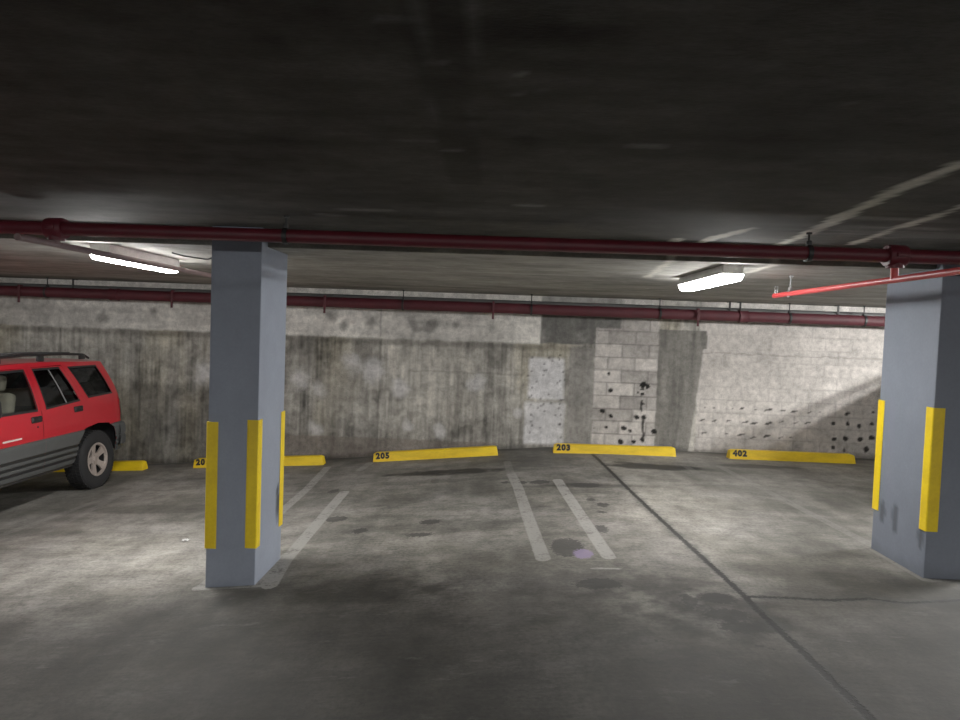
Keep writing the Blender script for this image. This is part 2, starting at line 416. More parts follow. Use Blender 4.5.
    b2 = b2 * (1 - .13 * np.clip(joint, 0, 1) * (.25 + 1.2 * sstep(.35, .65, n1)))[:, None]
    b2 = b2 * (1 - .32 * rectmask(x, jz, 3.0, 6.2, 1.475, 1.495, .008))[:, None]
    b2 = b2 * (1 - .30 * sstep(.45, .7, vw) * sstep(.55, .1, z))[:, None]
    C = lay(C, rectmask(jx, z, 3.02, 20, -.3, 3, .012), b2)
    # rendered pilaster between the two block fields
    p = (.80 + .7 * (vs - .5) + .25 * (n2 - .5))[:, None] * T(.205, .20, .185)
    edge = np.where(z > 1.55, 3.13, 3.08 - .10 * (1.5 - np.clip(z, 0, 1.5)))
    pmk = sstep(2.40, 2.43, jx) * (1 - sstep(-.012, .012, jx - edge)) * (z < 1.81)
    C = lay(C, pmk.astype(float), p)
    # holes in the blocks
    for hs_, rx, rz, k in ((HOLES1, .040, .036, .95), (HOLES2, .050, .014, .80), (HOLES3, .036, .034, .90)):
        for hx, hz in hs_:
            q = (x - hx); w = z - hz - (.25 * q if hs_ is HOLES2 else 0)
            r = np.hypot(q / rx, w / rz) * 1.12 + 2.6 * (n3 - .5) + 1.2 * (n2 - .5)
            C = C * (1 - k * sstep(1.25, .75, r))[:, None]
    # darker along the foot; lit strip above the pipe painted paler
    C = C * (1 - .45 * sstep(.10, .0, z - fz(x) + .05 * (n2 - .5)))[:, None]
    C = lay(C, .5 * sstep(2.05, 2.1, z) * (.35 + .9 * n2).clip(0, 1), T(.50, .50, .49) * (.8 + .4 * n3)[:, None])
    L = C.mean(1, keepdims=True); C = C * (np.clip(L / .30, .02, 3) ** .22) * 1.22 * np.array([1.025, 1.0, .968])
    return {'Col': C}
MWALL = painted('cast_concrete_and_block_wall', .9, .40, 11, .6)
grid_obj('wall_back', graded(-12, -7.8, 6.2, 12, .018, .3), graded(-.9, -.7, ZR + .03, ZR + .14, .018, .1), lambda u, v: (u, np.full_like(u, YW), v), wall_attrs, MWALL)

# plain side and front walls, never in the photograph's view but closing the garage
MPLAIN = simple('plain_concrete_wall', (.20, .195, .18), .9, var=.25, scale=1.5, bump=.2)
for nm, pts in (('wall_left', [(-12, -9), (-12, 10)]), ('wall_right', [(12, 10), (12, -9)]), ('wall_front', [(12, -9), (-12, -9)])):
    bm = bmesh.new(); (ax, ay), (bx, by) = pts
    bm.faces.new([bm.verts.new(p) for p in ((ax, ay, -.9), (bx, by, -.9), (bx, by, 2.372), (ax, ay, 2.372))])
    obj(nm, bm, MPLAIN)['kind'] = 'structure'

# ------------------------------------------------------------------ ceiling (front slab darkened in colour for its dim light, step, paler rear slab)
TAPES = [([(2.06, 5.6), (2.03, 5.0)], .022), ([(1.99, 4.92), (1.95, 4.36), (1.90, 3.95), (1.84, 3.6), (1.79, 3.25), (1.75, 2.98), (1.73, 2.6), (1.74, 2.2)], .024), ([(2.42, 4.7), (2.37, 4.3), (2.33, 4.08), (2.31, 3.72), (2.25, 3.3)], .017),
         ([(1.39, 6.31), (1.30, 5.4), (1.24, 4.71)], .02), ([(1.43, 4.98), (1.46, 4.61), (1.55, 4.16)], .018)]
SPECK = [(.51, 2.47, .09, .03), (.04, 1.83, .02, .01), (.03, 1.97, .02, .012), (.1, 1.96, .02, .012), (.23, 2.58, .012, .012), (-.18, 1.78, .03, .015), (-.21, 2.6, .06, .02), (-1.52, 2.6, .015, .01), (1.01, 1.99, .015, .02), (-.78, 3.96, .2, .05), (.18, 3.67, .1, .04), (-1.07, 4.18, .12, .05)]
def ceil_attrs(x, y):
    n1 = fbm(x * .6, y * .9, 8); n2 = fbm(x * 2.2, y * 3.2, 18); n3 = fbm(x * 12, y * 12, 28, 3); hs = fbm(x * 1.1, y * 7, 38, 4)
    wob = .05 * (n3 - .5) + .07 * (n2 - .5)
    front = y < YS
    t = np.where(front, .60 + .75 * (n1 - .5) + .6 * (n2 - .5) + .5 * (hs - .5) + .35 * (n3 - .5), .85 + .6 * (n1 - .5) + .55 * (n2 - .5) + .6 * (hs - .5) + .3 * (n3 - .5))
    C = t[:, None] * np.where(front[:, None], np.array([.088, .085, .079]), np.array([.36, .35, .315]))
    # board marks
    jb = np.abs(((y + .02 * (n2 - .5)) / .62) % 1 - .5) * .62
    C = C * (1 - .25 * sstep(.012, .004, np.abs(jb)) * (~front))[:, None]
    # pale smears right of the camera lane
    sm = sstep(.50, .72, hs) * sstep(1.4, 2.2, x) * (x < 6) * sstep(2.5, 3.2, y) * front
    C = C + (.07 * sm)[:, None]
    for pts, w in TAPES:
        w = w * 1.5
        m = sstep(w + .014, w - .004, polydist(x, y, pts) + .8 * wob)
        m = np.clip(m * (.9 + .3 * (n3 - .3)), 0, 1)
        C = C * (1 - m[:, None]) + m[:, None] * np.array([.66, .64, .57])
    for pts, k in (([(-.2, 1.3), (-.21, 1.75), (-.25, 2.54)], .06), ([(-.07, 1.3), (-.09, 1.74), (-.12, 2.42)], .04), ([(-.4, 2.49), (-.26, 2.49)], .05), ([(-.29, 1.53), (-.2, 1.53)], .05)):
        C = C + (k * sstep(.012, .003, polydist(x, y, pts) + .2 * wob) * (.3 + n3))[:, None]
    C = C * (1 - .5 * sstep(.014, .004, polydist(x, y, [(-.22, 2.24), (-.08, 2.22)])))[:, None]
    # darker strip between the two joints
    C = C * (1 - .30 * (x > -.24) * (x < -.09) * front * (y < 3.2))[:, None]
    for cx, cy, rx, ry in SPECK:
        r = np.hypot((x - cx) / rx, (y - cy) / ry) + 1.2 * (n3 - .5)
        C = C + (.10 * sstep(1.2, .5, r))[:, None]
    rng = np.random.RandomState(11)
    for k in range(70):
        sx, sy = rng.uniform(-4, 5.5), rng.uniform(5.3, 9.8); s_ = rng.uniform(.012, .03)
        if abs(sx) > 9: continue
        C = C + (.28 * sstep(s_, s_ * .4, np.hypot(x - sx, (y - sy))))[:, None]
    edge = np.abs(y - YS)
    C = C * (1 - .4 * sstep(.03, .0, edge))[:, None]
    return {'Col': C}
MCEIL = painted('board_marked_concrete_soffit', .9, .25, 9, .4, stretch=(.6, 1.6, 1))
ys_ = np.concatenate([np.arange(-9, 1.2, .5), np.arange(1.2, YS - .02, .03), [YS - 1e-4, YS + 1e-4], np.arange(YS + .02, 10, .03), [10.0]])
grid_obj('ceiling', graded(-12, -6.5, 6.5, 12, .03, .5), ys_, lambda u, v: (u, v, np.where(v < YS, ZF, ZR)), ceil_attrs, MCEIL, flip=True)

# ------------------------------------------------------------------ columns
BLUEGREY = painted('blue_grey_column_paint', .6, .07, 7, .12, .4)
def column(x0, x1, YC0, YC1, z0, label, guards, side):
    root = empty('column', ((x0 + x1) / 2, YC0, 0), label, 'column', 'painted square columns')
    root['kind'] = 'thing'
    cx = (x0 + x1) / 2; hw = (x1 - x0) / 2; dp = YC1 - YC0
    bm = bmesh.new(); add_box(bm, (-hw, 0, z0), (hw, dp, ZF + .003), .006, 2)
    for ax, a, b in ((0, -hw, hw), (1, 0, dp), (2, z0, ZF)):
        for c in np.arange(a + .03, b, .03):
            co = [0, 0, 0]; no = [0, 0, 0]; co[ax] = c; no[ax] = 1
            bmesh.ops.bisect_plane(bm, geom=bm.verts[:] + bm.edges[:] + bm.faces[:], plane_co=co, plane_no=no)
    P = np.array([v.co[:] for v in bm.verts])
    X, Y, Z = P.T
    zf = Z - z0
    n = fbm(X * 5 + Y * 3, Z * 3, 12); n3 = fbm(X * 16 + Y * 13, Z * 14, 14, 3)
    C = (.97 + .16 * (n - .5))[:, None] * np.array([.228, .258, .322]) * (1.15 if side == 'left' else .78)  # left column coloured lighter, right darker, to stand for their uneven light
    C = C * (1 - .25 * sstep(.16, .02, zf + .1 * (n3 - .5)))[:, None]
    if side == 'left':
        r = np.hypot((Y - .475) / .04, (Z - .22) / .17) + 1.2 * (n3 - .5); C = C * (1 - .85 * (sstep(1.1, .6, r) * (X > hw - .01)))[:, None]
        m = sstep(.10, .03, zf + .16 * (n3 - .5)) * (X > hw - .01) * (Y > .15); C = C * (1 - .5 * m[:, None]) + .5 * m[:, None] * .42
    else:
        for yy, zz, rr in ((5.41 - YC0, .34, .10), (5.24 - YC0, .33, .12)):
            r = np.hypot((Y - yy) / .045, (Z - zz) / rr) + .5 * (n3 - .5); C = C * (1 - .55 * sstep(1.1, .8, r) * (X < -hw + .01))[:, None]
        r = np.hypot((Y - .06) / .035, (Z - .29) / .10) + .5 * (n3 - .5); C = C * (1 - .6 * sstep(1.1, .8, r) * (X < -hw + .01))[:, None]
    o = obj('shaft', bm, BLUEGREY, root, True, 40); set_attrs(o.data, {'Col': C})
    for sx, sy, a, b in guards:
        # L-shaped corner guard hugging one corner
        bm = bmesh.new(); ox = sx * hw; oy = 0 if sy < 0 else dp; t_ = .007; w = .076; e = .002
        q = [(e, e), (e, -w), (e + t_ * .4, -w - .002), (e + t_, -w + .010), (e + t_, t_ * .45), (t_ * .45, e + t_), (-w + .010, e + t_), (-w - .002, e + t_ * .4), (-w, e)]
        q = [(ox + sx * p[0], oy + sy * p[1], a) for p in q]
        add_prism(bm, q, (0, 0, b - a))
        obj('corner_guard', bm, YELLOW, root)['label'] = 'yellow corner guard'
    return root
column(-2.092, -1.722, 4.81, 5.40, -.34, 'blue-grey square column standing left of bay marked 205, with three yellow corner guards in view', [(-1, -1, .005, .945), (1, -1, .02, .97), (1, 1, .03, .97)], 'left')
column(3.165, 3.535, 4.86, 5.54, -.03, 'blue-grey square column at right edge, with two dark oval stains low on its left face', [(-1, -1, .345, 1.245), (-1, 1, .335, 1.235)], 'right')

# ------------------------------------------------------------------ wheel stops
def wheel_stop(xl, xr, text, label, y0=9.50):
    xm = (xl + xr) / 2; L = xr - xl; ang = -math.atan2(fz(xr) - fz(xl), L)
    root = empty('wheel_stop', (xm, y0, float((fz(xl) + fz(xr)) / 2)), label, 'wheel stop', 'yellow wheel stops along the wall', (0, ang, 0))
    L /= math.cos(ang)
    bm = bmesh.new(); h, d, ins = .130, .155, .022
    prof = [(0, 0), (.004, .02), (ins, h - .01), (ins + .012, h), (d - ins - .012, h), (d - ins, h - .01), (d - .004, .02), (d, 0)]
    secs = [(-L / 2, 1.0, 0), (-L / 2 + .035, 1.0, 1), (L / 2 - .035, 1.0, 1), (L / 2, 1.0, 0)]
    rings = []
    xs = [(-L / 2, .0)] + [(-L / 2 + .05 + (L - .1) * i / 12, 1.0) for i in range(13)] + [(L / 2, .0)]
    for x, full in xs:
        ring = []
        for py, pz in prof:
            zz = pz if full else pz * .90
            yy = py if full else d / 2 + (py - d / 2) * .93
            # ends lean in toward the top
            xx = x if full else x + (-1 if x > 0 else 1) * pz * .10
            ring.append(bm.verts.new((xx, yy, zz - .004)))
        rings.append(ring)
    n = len(prof)
    for a, b in zip(rings[:-1], rings[1:]):
        for i in range(n): bm.faces.new([a[i], b[i], b[(i + 1) % n], a[(i + 1) % n]])
    bm.faces.new(rings[0]); bm.faces.new(rings[-1][::-1])
    bmesh.ops.recalc_face_normals(bm, faces=bm.faces[:])
    obj('block', bm, YELLOW2, root)
    if text:
        cu = bpy.data.curves.new('number', 'FONT'); cu.body = text; cu.size = .112; cu.offset = .0085; cu.extrude = .001; cu.space_character = 1.22; cu.resolution_u = 3
        tmp = bpy.data.objects.new('number_curve', cu); COL.objects.link(tmp)
        dg = bpy.context.evaluated_depsgraph_get(); dg.update()
        me = bpy.data.meshes.new_from_object(tmp.evaluated_get(dg))
        bpy.data.objects.remove(tmp); bpy.data.curves.remove(cu)
        me.name = 'number'; me.materials.clear(); me.materials.append(BLACK_PAINT)
        o = link(bpy.data.objects.new('number', me), root)
        lean = math.atan2(ins - .004, h - .03)
        zz = .046
        o.location = (-L / 2 + .048, .004 + (zz - .016) * math.tan(lean) - .0025, zz)
        o.rotation_euler = (math.pi / 2 - lean, 0, 0)
        o['label'] = 'black stencilled number ' + text
    return root
wheel_stop(-6.90, -5.08, None, 'yellow wheel stop mostly hidden behind rear tyre of the red car')
wheel_stop(-4.345, -2.44, '20', 'yellow wheel stop passing behind the left blue-grey column')
wheel_stop(-1.72, .08, '205', 'yellow wheel stop stencilled 205 in black')
wheel_stop(.87, 2.62, '203', 'yellow wheel stop stencilled 203, in front of the holed block wall')
wheel_stop(3.375, 5.15, '402', 'yellow wheel stop stencilled 402, half in shade near the right column')

# ------------------------------------------------------------------ sprinkler pipes
def pipe_clamp(parent, x, y, z, r, ztop, mat, rod=.006, strap=None):
    bm = bmesh.new()
    add_lathe(bm, [(r + .001, -.014), (r + .010, -.014), (r + .010, .014), (r + .001, .014)], 20, Matrix.Translation((x, y, z)), close=True)
    add_box(bm, (x - .014, y - .018, z + r), (x + .014, y + .018, z + r + .035), .004)
    add_tube(bm, [(x, y, z + r + .02), (x, y, ztop)], rod, 8)
    add_lathe(bm, [(.0, 0), (.018, 0), (.018, .012), (0, .012)], 10, Matrix.Translation((x, y, ztop - .014)) @ Matrix.Rotation(-math.pi / 2, 4, 'Y'))
    return obj('hanger', bm, mat, parent, True, 40)

PZ, PY, PR = 2.240, 4.25, .043
main = empty('sprinkler_pipe', (0, PY, PZ), 'dark red main pipe under the ceiling, crossing in front of both columns', 'pipe', 'red sprinkler pipes')
bm = bmesh.new(); add_tube(bm, [(x, 0, 0) for x in np.linspace(-11.9, 11.9, 60)], PR, 20)
obj('pipe', bm, RED_PIPE, main, True, 40)
for x in (-2.86, 2.47):
    bm = bmesh.new(); M = Matrix.Translation((x, 0, 0))
    add_lathe(bm, [(PR + .001, -.06), (PR + .020, -.058), (PR + .026, -.045), (PR + .026, .045), (PR + .020, .058), (PR + .001, .06)], 24, M, close=True)
    add_tube(bm, [(x, 0, -PR), (x, 0, -PR - .034)], .050, 18)
    for s in (-1, 1): add_box(bm, (x - .03, s * (PR + .018), -.012), (x + .03, s * (PR + .036), .012), .004)
    obj('coupling', bm, RED_PIPE, main, True, 40)
for x in (-1.37, 1.93, -4.9, 5.2): pipe_clamp(main, x, 0, 0, PR, ZF - PZ, BLACK_STEEL)

def branch(x, y0, y1, z, r, label, mat, sprinkler):
    root = empty('branch_pipe', (x, PY, z), label, 'pipe', 'red sprinkler pipes')
    zt = PZ - PR - .0345 - z
    bm = bmesh.new(); add_tube(bm, [(0, y0 - PY, 0), (0, 0, 0), (0, y1 - PY, 0)], r, 16)
    add_tube(bm, [(0, 0, 0), (0, 0, zt)], r * 1.1, 14)
    obj('pipe', bm, mat, root, True, 40)
    if sprinkler:
        bm = bmesh.new(); ye = y1 - PY - .03
        add_lathe(bm, [(.0, 0), (.014, 0), (.014, .02), (.009, .022), (.009, .03), (.0, .03)], 12, Matrix.Translation((0, ye, r)) @ Matrix.Rotation(-math.pi / 2, 4, 'Y'))
        for s in (-1, 1): add_tube(bm, [(s * .010, ye, r + .025), (s * .016, ye, r + .04), (s * .004, ye, r + .058)], .003, 6)
        add_lathe(bm, [(.0, 0), (.020, 0), (.020, .003), (0, .003)], 14, Matrix.Translation((0, ye, r + .058)) @ Matrix.Rotation(-math.pi / 2, 4, 'Y'))
        obj('sprinkler_head', bm, GREY_PIPE, root, True, 40)
    pipe_clamp(root, 0, y1 - PY - .32, 0, r, ZR - z, GREY_PIPE)
    return root
branch(2.47, .5, 6.05, 2.092, .021, 'bright red branch pipe with upright sprinkler, crossing in front of the right column', RED_PIPE2, True)
branch(-2.86, 3.9, 8.6, 2.137, .022, 'greyish red branch pipe running along the ceiling beside the left light', simple('dusty_red_paint', (.20, .13, .13), .5), False)

RZ, RY, RR = 2.030, 9.62, .076
RED_PIPE = simple('dull_dark_red_pipe_paint', lin((74, 20, 30)), 0.65, var=0.15, scale=6)
rear = empty('sprinkler_pipe', (0, RY, RZ), 'thick dark red pipe running along the top of the back wall', 'pipe', 'red sprinkler pipes')
bm = bmesh.new(); add_tube(bm, [(x, 0, 0) for x in np.linspace(-11.9, 11.9, 50)], RR, 22); obj('pipe', bm, RED_PIPE, rear, True, 40)
for x in (-4.71, -2.49, -.066, 2.84, -6.96):
    bm = bmesh.new(); add_box(bm, (x - .016, -RR - .022, -.165), (x + .016, -RR - .006, .09), .003); add_box(bm, (x - .016, -RR - .01, .078), (x + .016, -.02, .09), .003)
    obj('bracket', bm, RED_PIPE, rear)
for x in (-1.37, .48, 2.315, 4.15, -6.6, 5.2): pipe_clamp(rear, x, 0, 0, RR, ZR - RZ, BLACK_STEEL, .008)
for x in (-5.6, 3.5):
    bm = bmesh.new(); add_lathe(bm, [(RR + .001, -.06), (RR + .014, -.06), (RR + .008, -.04), (RR + .008, .04), (RR + .014, .06), (RR + .001, .06)], 22, Matrix.Translation((x, 0, 0)), close=True); obj('coupling', bm, RED_PIPE, rear, True, 40)
grey = empty('conduit_pipe', (0, 9.80, 2.112), 'thin grey pipe above and behind the thick red pipe on the back wall', 'pipe')
bm = bmesh.new(); add_tube(bm, [(x, 0, 0) for x in np.linspace(-11.9, 11.9, 30)], .046, 16); obj('pipe', bm, simple('dark_grey_pipe', (.09, .09, .09), .5), grey, True, 40)
for x in (3.35, 3.5, 4.9, -6.3):
    bm = bmesh.new(); add_box(bm, (x - .014, -.062, -.05), (x + .014, -.047, .132), .003); add_box(bm, (x - .014, -.062, .120), (x + .014, .05, .132), .003); obj('strap', bm, BLACK_STEEL, grey)

# loose black cable hanging from the soffit beside the left light
bm = bmesh.new()
pts = [(-2.70, 5.45, 2.235), (-2.62, 5.5, 2.215), (-2.5, 5.56, 2.205), (-2.42, 5.5, 2.195), (-2.36, 5.45, 2.205), (-2.34, 5.6, 2.235), (-2.25, 5.62, 2.23), (-2.20, 5.6, 2.24)]
add_tube(bm, pts, .007, 8); tag(obj('hanging_cable', bm, BLACK_STEEL, None, True), 'short loose black cable on the ceiling between left light and column', 'cable')

# ------------------------------------------------------------------ lights
def lens(name, k):
    t = NT(name); em = t.n('ShaderNodeEmission'); em.inputs[0].default_value = (1.0, .985, .955, 1); em.inputs[1].default_value = k
    t.l(em.outputs[0], t.out.inputs[0]); return t.m
def lens_pair(name, k): return (lens(name, k), lens(name + '_side', k * .4))
LENS = lens_pair('lit_acrylic_lens', 88.0); LENSL = lens_pair('lit_acrylic_lens_bright', 112.0); LENS2 = lens_pair('lit_acrylic_lens_lane', 400.0); LENS3 = lens_pair('lit_acrylic_lens_boosted', 2300.0)
def ceiling_light(x, y0, label, ztop=ZR, L=1.27, mat=LENS, k=1.0):
    root = empty('ceiling_light', (x, y0, ztop), label, 'ceiling light', 'fluorescent ceiling lights')
    bm = bmesh.new()
    add_box(bm, (-.072, 0, -.064), (.072, L, -.001), .004)
    add_box(bm, (-.092, -.006, -.070), (.092, L + .006, -.062), .002)
    add_box(bm, (-.076, -.004, -.066), (.076, .012, -.001), .003); add_box(bm, (-.076, L - .012, -.066), (.076, L + .004, -.001), .003)
    obj('housing', bm, HOUSING, root)
    bm = bmesh.new()
    pr = [(-.082, -.070), (-.080, -.086), (-.062, -.118), (-.03, -.126), (.03, -.126), (.062, -.118), (.080, -.086), (.082, -.070)]
    for f in add_prism(bm, [(p[0] * k, .004, p[1]) for p in pr], (0, L - .008, 0)):
        if abs(f.normal.x) > .5: f.material_index = 1
    bm.normal_update()
    for f in bm.faces: f.material_index = 1 if abs(f.normal.x) > .5 else 0
    obj('diffuser', bm, mat, root)
    return root
ceiling_light(-3.06, 5.05, 'lit fluorescent ceiling light left of the left column, above the red car bay', L=1.12, mat=LENSL)
ceiling_light(1.75, 5.06, 'lit fluorescent ceiling light between the two columns', L=1.2)
ceiling_light(7.5, 6.3, 'fluorescent ceiling light over the bay hidden behind the right column', mat=LENS3, k=.28)  # lens narrowed and strength raised to sharpen the shadow on the wall
ceiling_light(-8.2, 5.05, 'unseen fluorescent ceiling light added left of the red car to brighten the wall', mat=LENSL)  # unseen lamp added to lift the light on the left wall
for i, x in enumerate((-4.5, 2.2, 8.0)):
    ceiling_light(x, -5.2, ('fluorescent ceiling light over the drive lane, left of three', 'fluorescent ceiling light over the drive lane, middle of three', 'fluorescent ceiling light over the drive lane, right of three')[i], ZF, mat=LENS2)

# ------------------------------------------------------------------ crumpled paper scrap on the floor
bm = bmesh.new(); bmesh.ops.create_grid(bm, x_segments=6, y_segments=6, size=.03)
for v in bm.verts: v.co.z = .004 + random.random() * .016; v.co.x += random.uniform(-.004, .004); v.co.y *= .8
o = obj('paper_scrap', bm, simple('white_paper', (.75, .74, .72), .8)); o.location = (-2.80, 6.01, float(fz(-2.8)))
tag(o, 'small crumpled white paper scrap on the floor left of the left column', 'paper')

# ------------------------------------------------------------------ red four-door off-roader
CARRED = simple('red_car_paint', lin((190, 22, 36)), .35, var=.05, scale=3, Coat_Weight=.6, Coat_Roughness=.12)
CLAD = simple('grey_plastic_cladding', lin((70, 71, 71)), .55, var=.06)
RUBBER = simple('black_tyre_rubber', (.007, .007, .008), .8, bump=.15, scale=30)
TRIM = simple('black_window_trim', (.012, .012, .013), .4)
ALLOY = simple('bronze_silver_alloy', (.42, .35, .31), .4, metal=.3)
SEATF = simple('beige_seat_cloth', (.33, .29, .23), .9)
LAMPR = simple('dark_red_tail_lens', (.10, .006, .008), .15)
LAMPW = simple('clear_headlamp_lens', (.6, .6, .6), .1)
CHROME = simple('chrome_strip', (.6, .6, .6), .25, metal=.9)
def glass(name, tr, ref=.12):
    t = NT(name); a = t.n('ShaderNodeBsdfTransparent'); a.inputs[0].default_value = (*tr, 1); b = t.n('ShaderNodeBsdfGlossy'); b.inputs['Roughness'].default_value = .03; b.inputs[0].default_value = (.9, .95, 1, 1)
    lw = t.n('ShaderNodeLayerWeight'); lw.inputs[0].default_value = .35
    n = t.noise(t.coord(), 3, 2); f = t.math('MULTIPLY', lw.outputs['Fresnel'], t.math('MULTIPLY_ADD', n, .2, .55))
    mx = t.n('ShaderNodeMixShader'); t.l(f, mx.inputs[0]); t.l(a.outputs[0], mx.inputs[1]); t.l(b.outputs[0], mx.inputs[2]); t.l(mx.outputs[0], t.out.inputs[0])
    return t.m
GCLEAR = glass('clear_car_glass', (.62, .66, .64)); GDARK = glass('privacy_car_glass', (.035, .04, .045))

U0 = 2.2   # local y = u - U0
def Wz(z): return float(np.interp(z, [.3, .42, .6, .9, 1.05, 1.17, 1.35, 1.5, 1.62], [.80, .855, .885, .90, .893, .875, .812, .745, .685]))
def Tu(u): return float(np.interp(u, [.0, .08, .2, .4, .7, 1.2, 3.6, 4.0, 4.18, 4.28, 4.34, 4.38], [.80, .86, .91, .955, .985, 1, 1, .992, .975, .95, .92, .88]))
def side_panel(outer, holes=(), off=0.0, side=1, offz=None, du=.12, dz=.06):
    bm = bmesh.new()
    for lp in [outer] + list(holes):
        vs = [bm.verts.new((0, u, z)) for u, z in lp]
        for a, b in zip(vs, vs[1:] + vs[:1]): bm.edges.new((a, b))
    bmesh.ops.triangle_fill(bm, use_beauty=True, use_dissolve=False, edges=bm.edges[:], normal=(1, 0, 0))
    us = [p[0] for p in outer]; zs = [p[1] for p in outer]
    extra = [1.17, 1.05, .9, .6] + ([p for p in offz[0]] if offz else [])
    for c in np.arange(min(us) + du, max(us), du): bmesh.ops.bisect_plane(bm, geom=bm.verts[:] + bm.edges[:] + bm.faces[:], plane_co=(0, c, 0), plane_no=(0, 1, 0))
    for c in list(np.arange(min(zs) + dz, max(zs), dz)) + [e for e in extra if min(zs) < e < max(zs)]: bmesh.ops.bisect_plane(bm, geom=bm.verts[:] + bm.edges[:] + bm.faces[:], plane_co=(0, 0, c), plane_no=(0, 0, 1))
    bmesh.ops.remove_doubles(bm, verts=bm.verts[:], dist=1e-5)
    for v in bm.verts:
        u, z = v.co.y, v.co.z
        o = off + (float(np.interp(z, *offz)) if offz else 0)
        v.co = (side * (Wz(z) * Tu(u) + o), u - U0, z)
    bmesh.ops.recalc_face_normals(bm, faces=bm.faces[:])
    s = sum(f.normal.x * f.calc_area() for f in bm.faces)
    if s * side < 0: bmesh.ops.reverse_faces(bm, faces=bm.faces[:])
    return bm
def loft(path, n=12, crown=0.0, bulge=0.0, inset=0.0):
    bm = bmesh.new(); rows = []
    for u, z in path:
        w = Wz(z) * Tu(u) - inset; row = []
        for i in range(n + 1):
            s = -1 + 2 * i / n; k = 1 - abs(s) ** 2.6
            row.append(bm.verts.new((s * w, u - U0 + bulge * k, z + crown * k)))
        rows.append(row)
    for a, b in zip(rows[:-1], rows[1:]):
        for i in range(n): bm.faces.new([a[i], a[i + 1], b[i + 1], b[i]])
    bmesh.ops.recalc_face_normals(bm, faces=bm.faces[:])
    return bm
def mirror_rows(path, k):   # densify a polyline
    out = []
    for (a, b), (c, d) in zip(path[:-1], path[1:]):
        for i in range(k): out.append((a + (c - a) * i / k, b + (d - b) * i / k))
    return out + [path[-1]]
def ribs(bm):
    for f in bm.faces:
        z = f.calc_center_median().z
        if .470 < z < .502 or .540 < z < .572 or .610 < z < .642: f.material_index = 1
    return bm
def merge(dst, src):
    me = bpy.data.meshes.new('tmp'); src.to_mesh(me); src.free(); dst.from_mesh(me); bpy.data.meshes.remove(me)

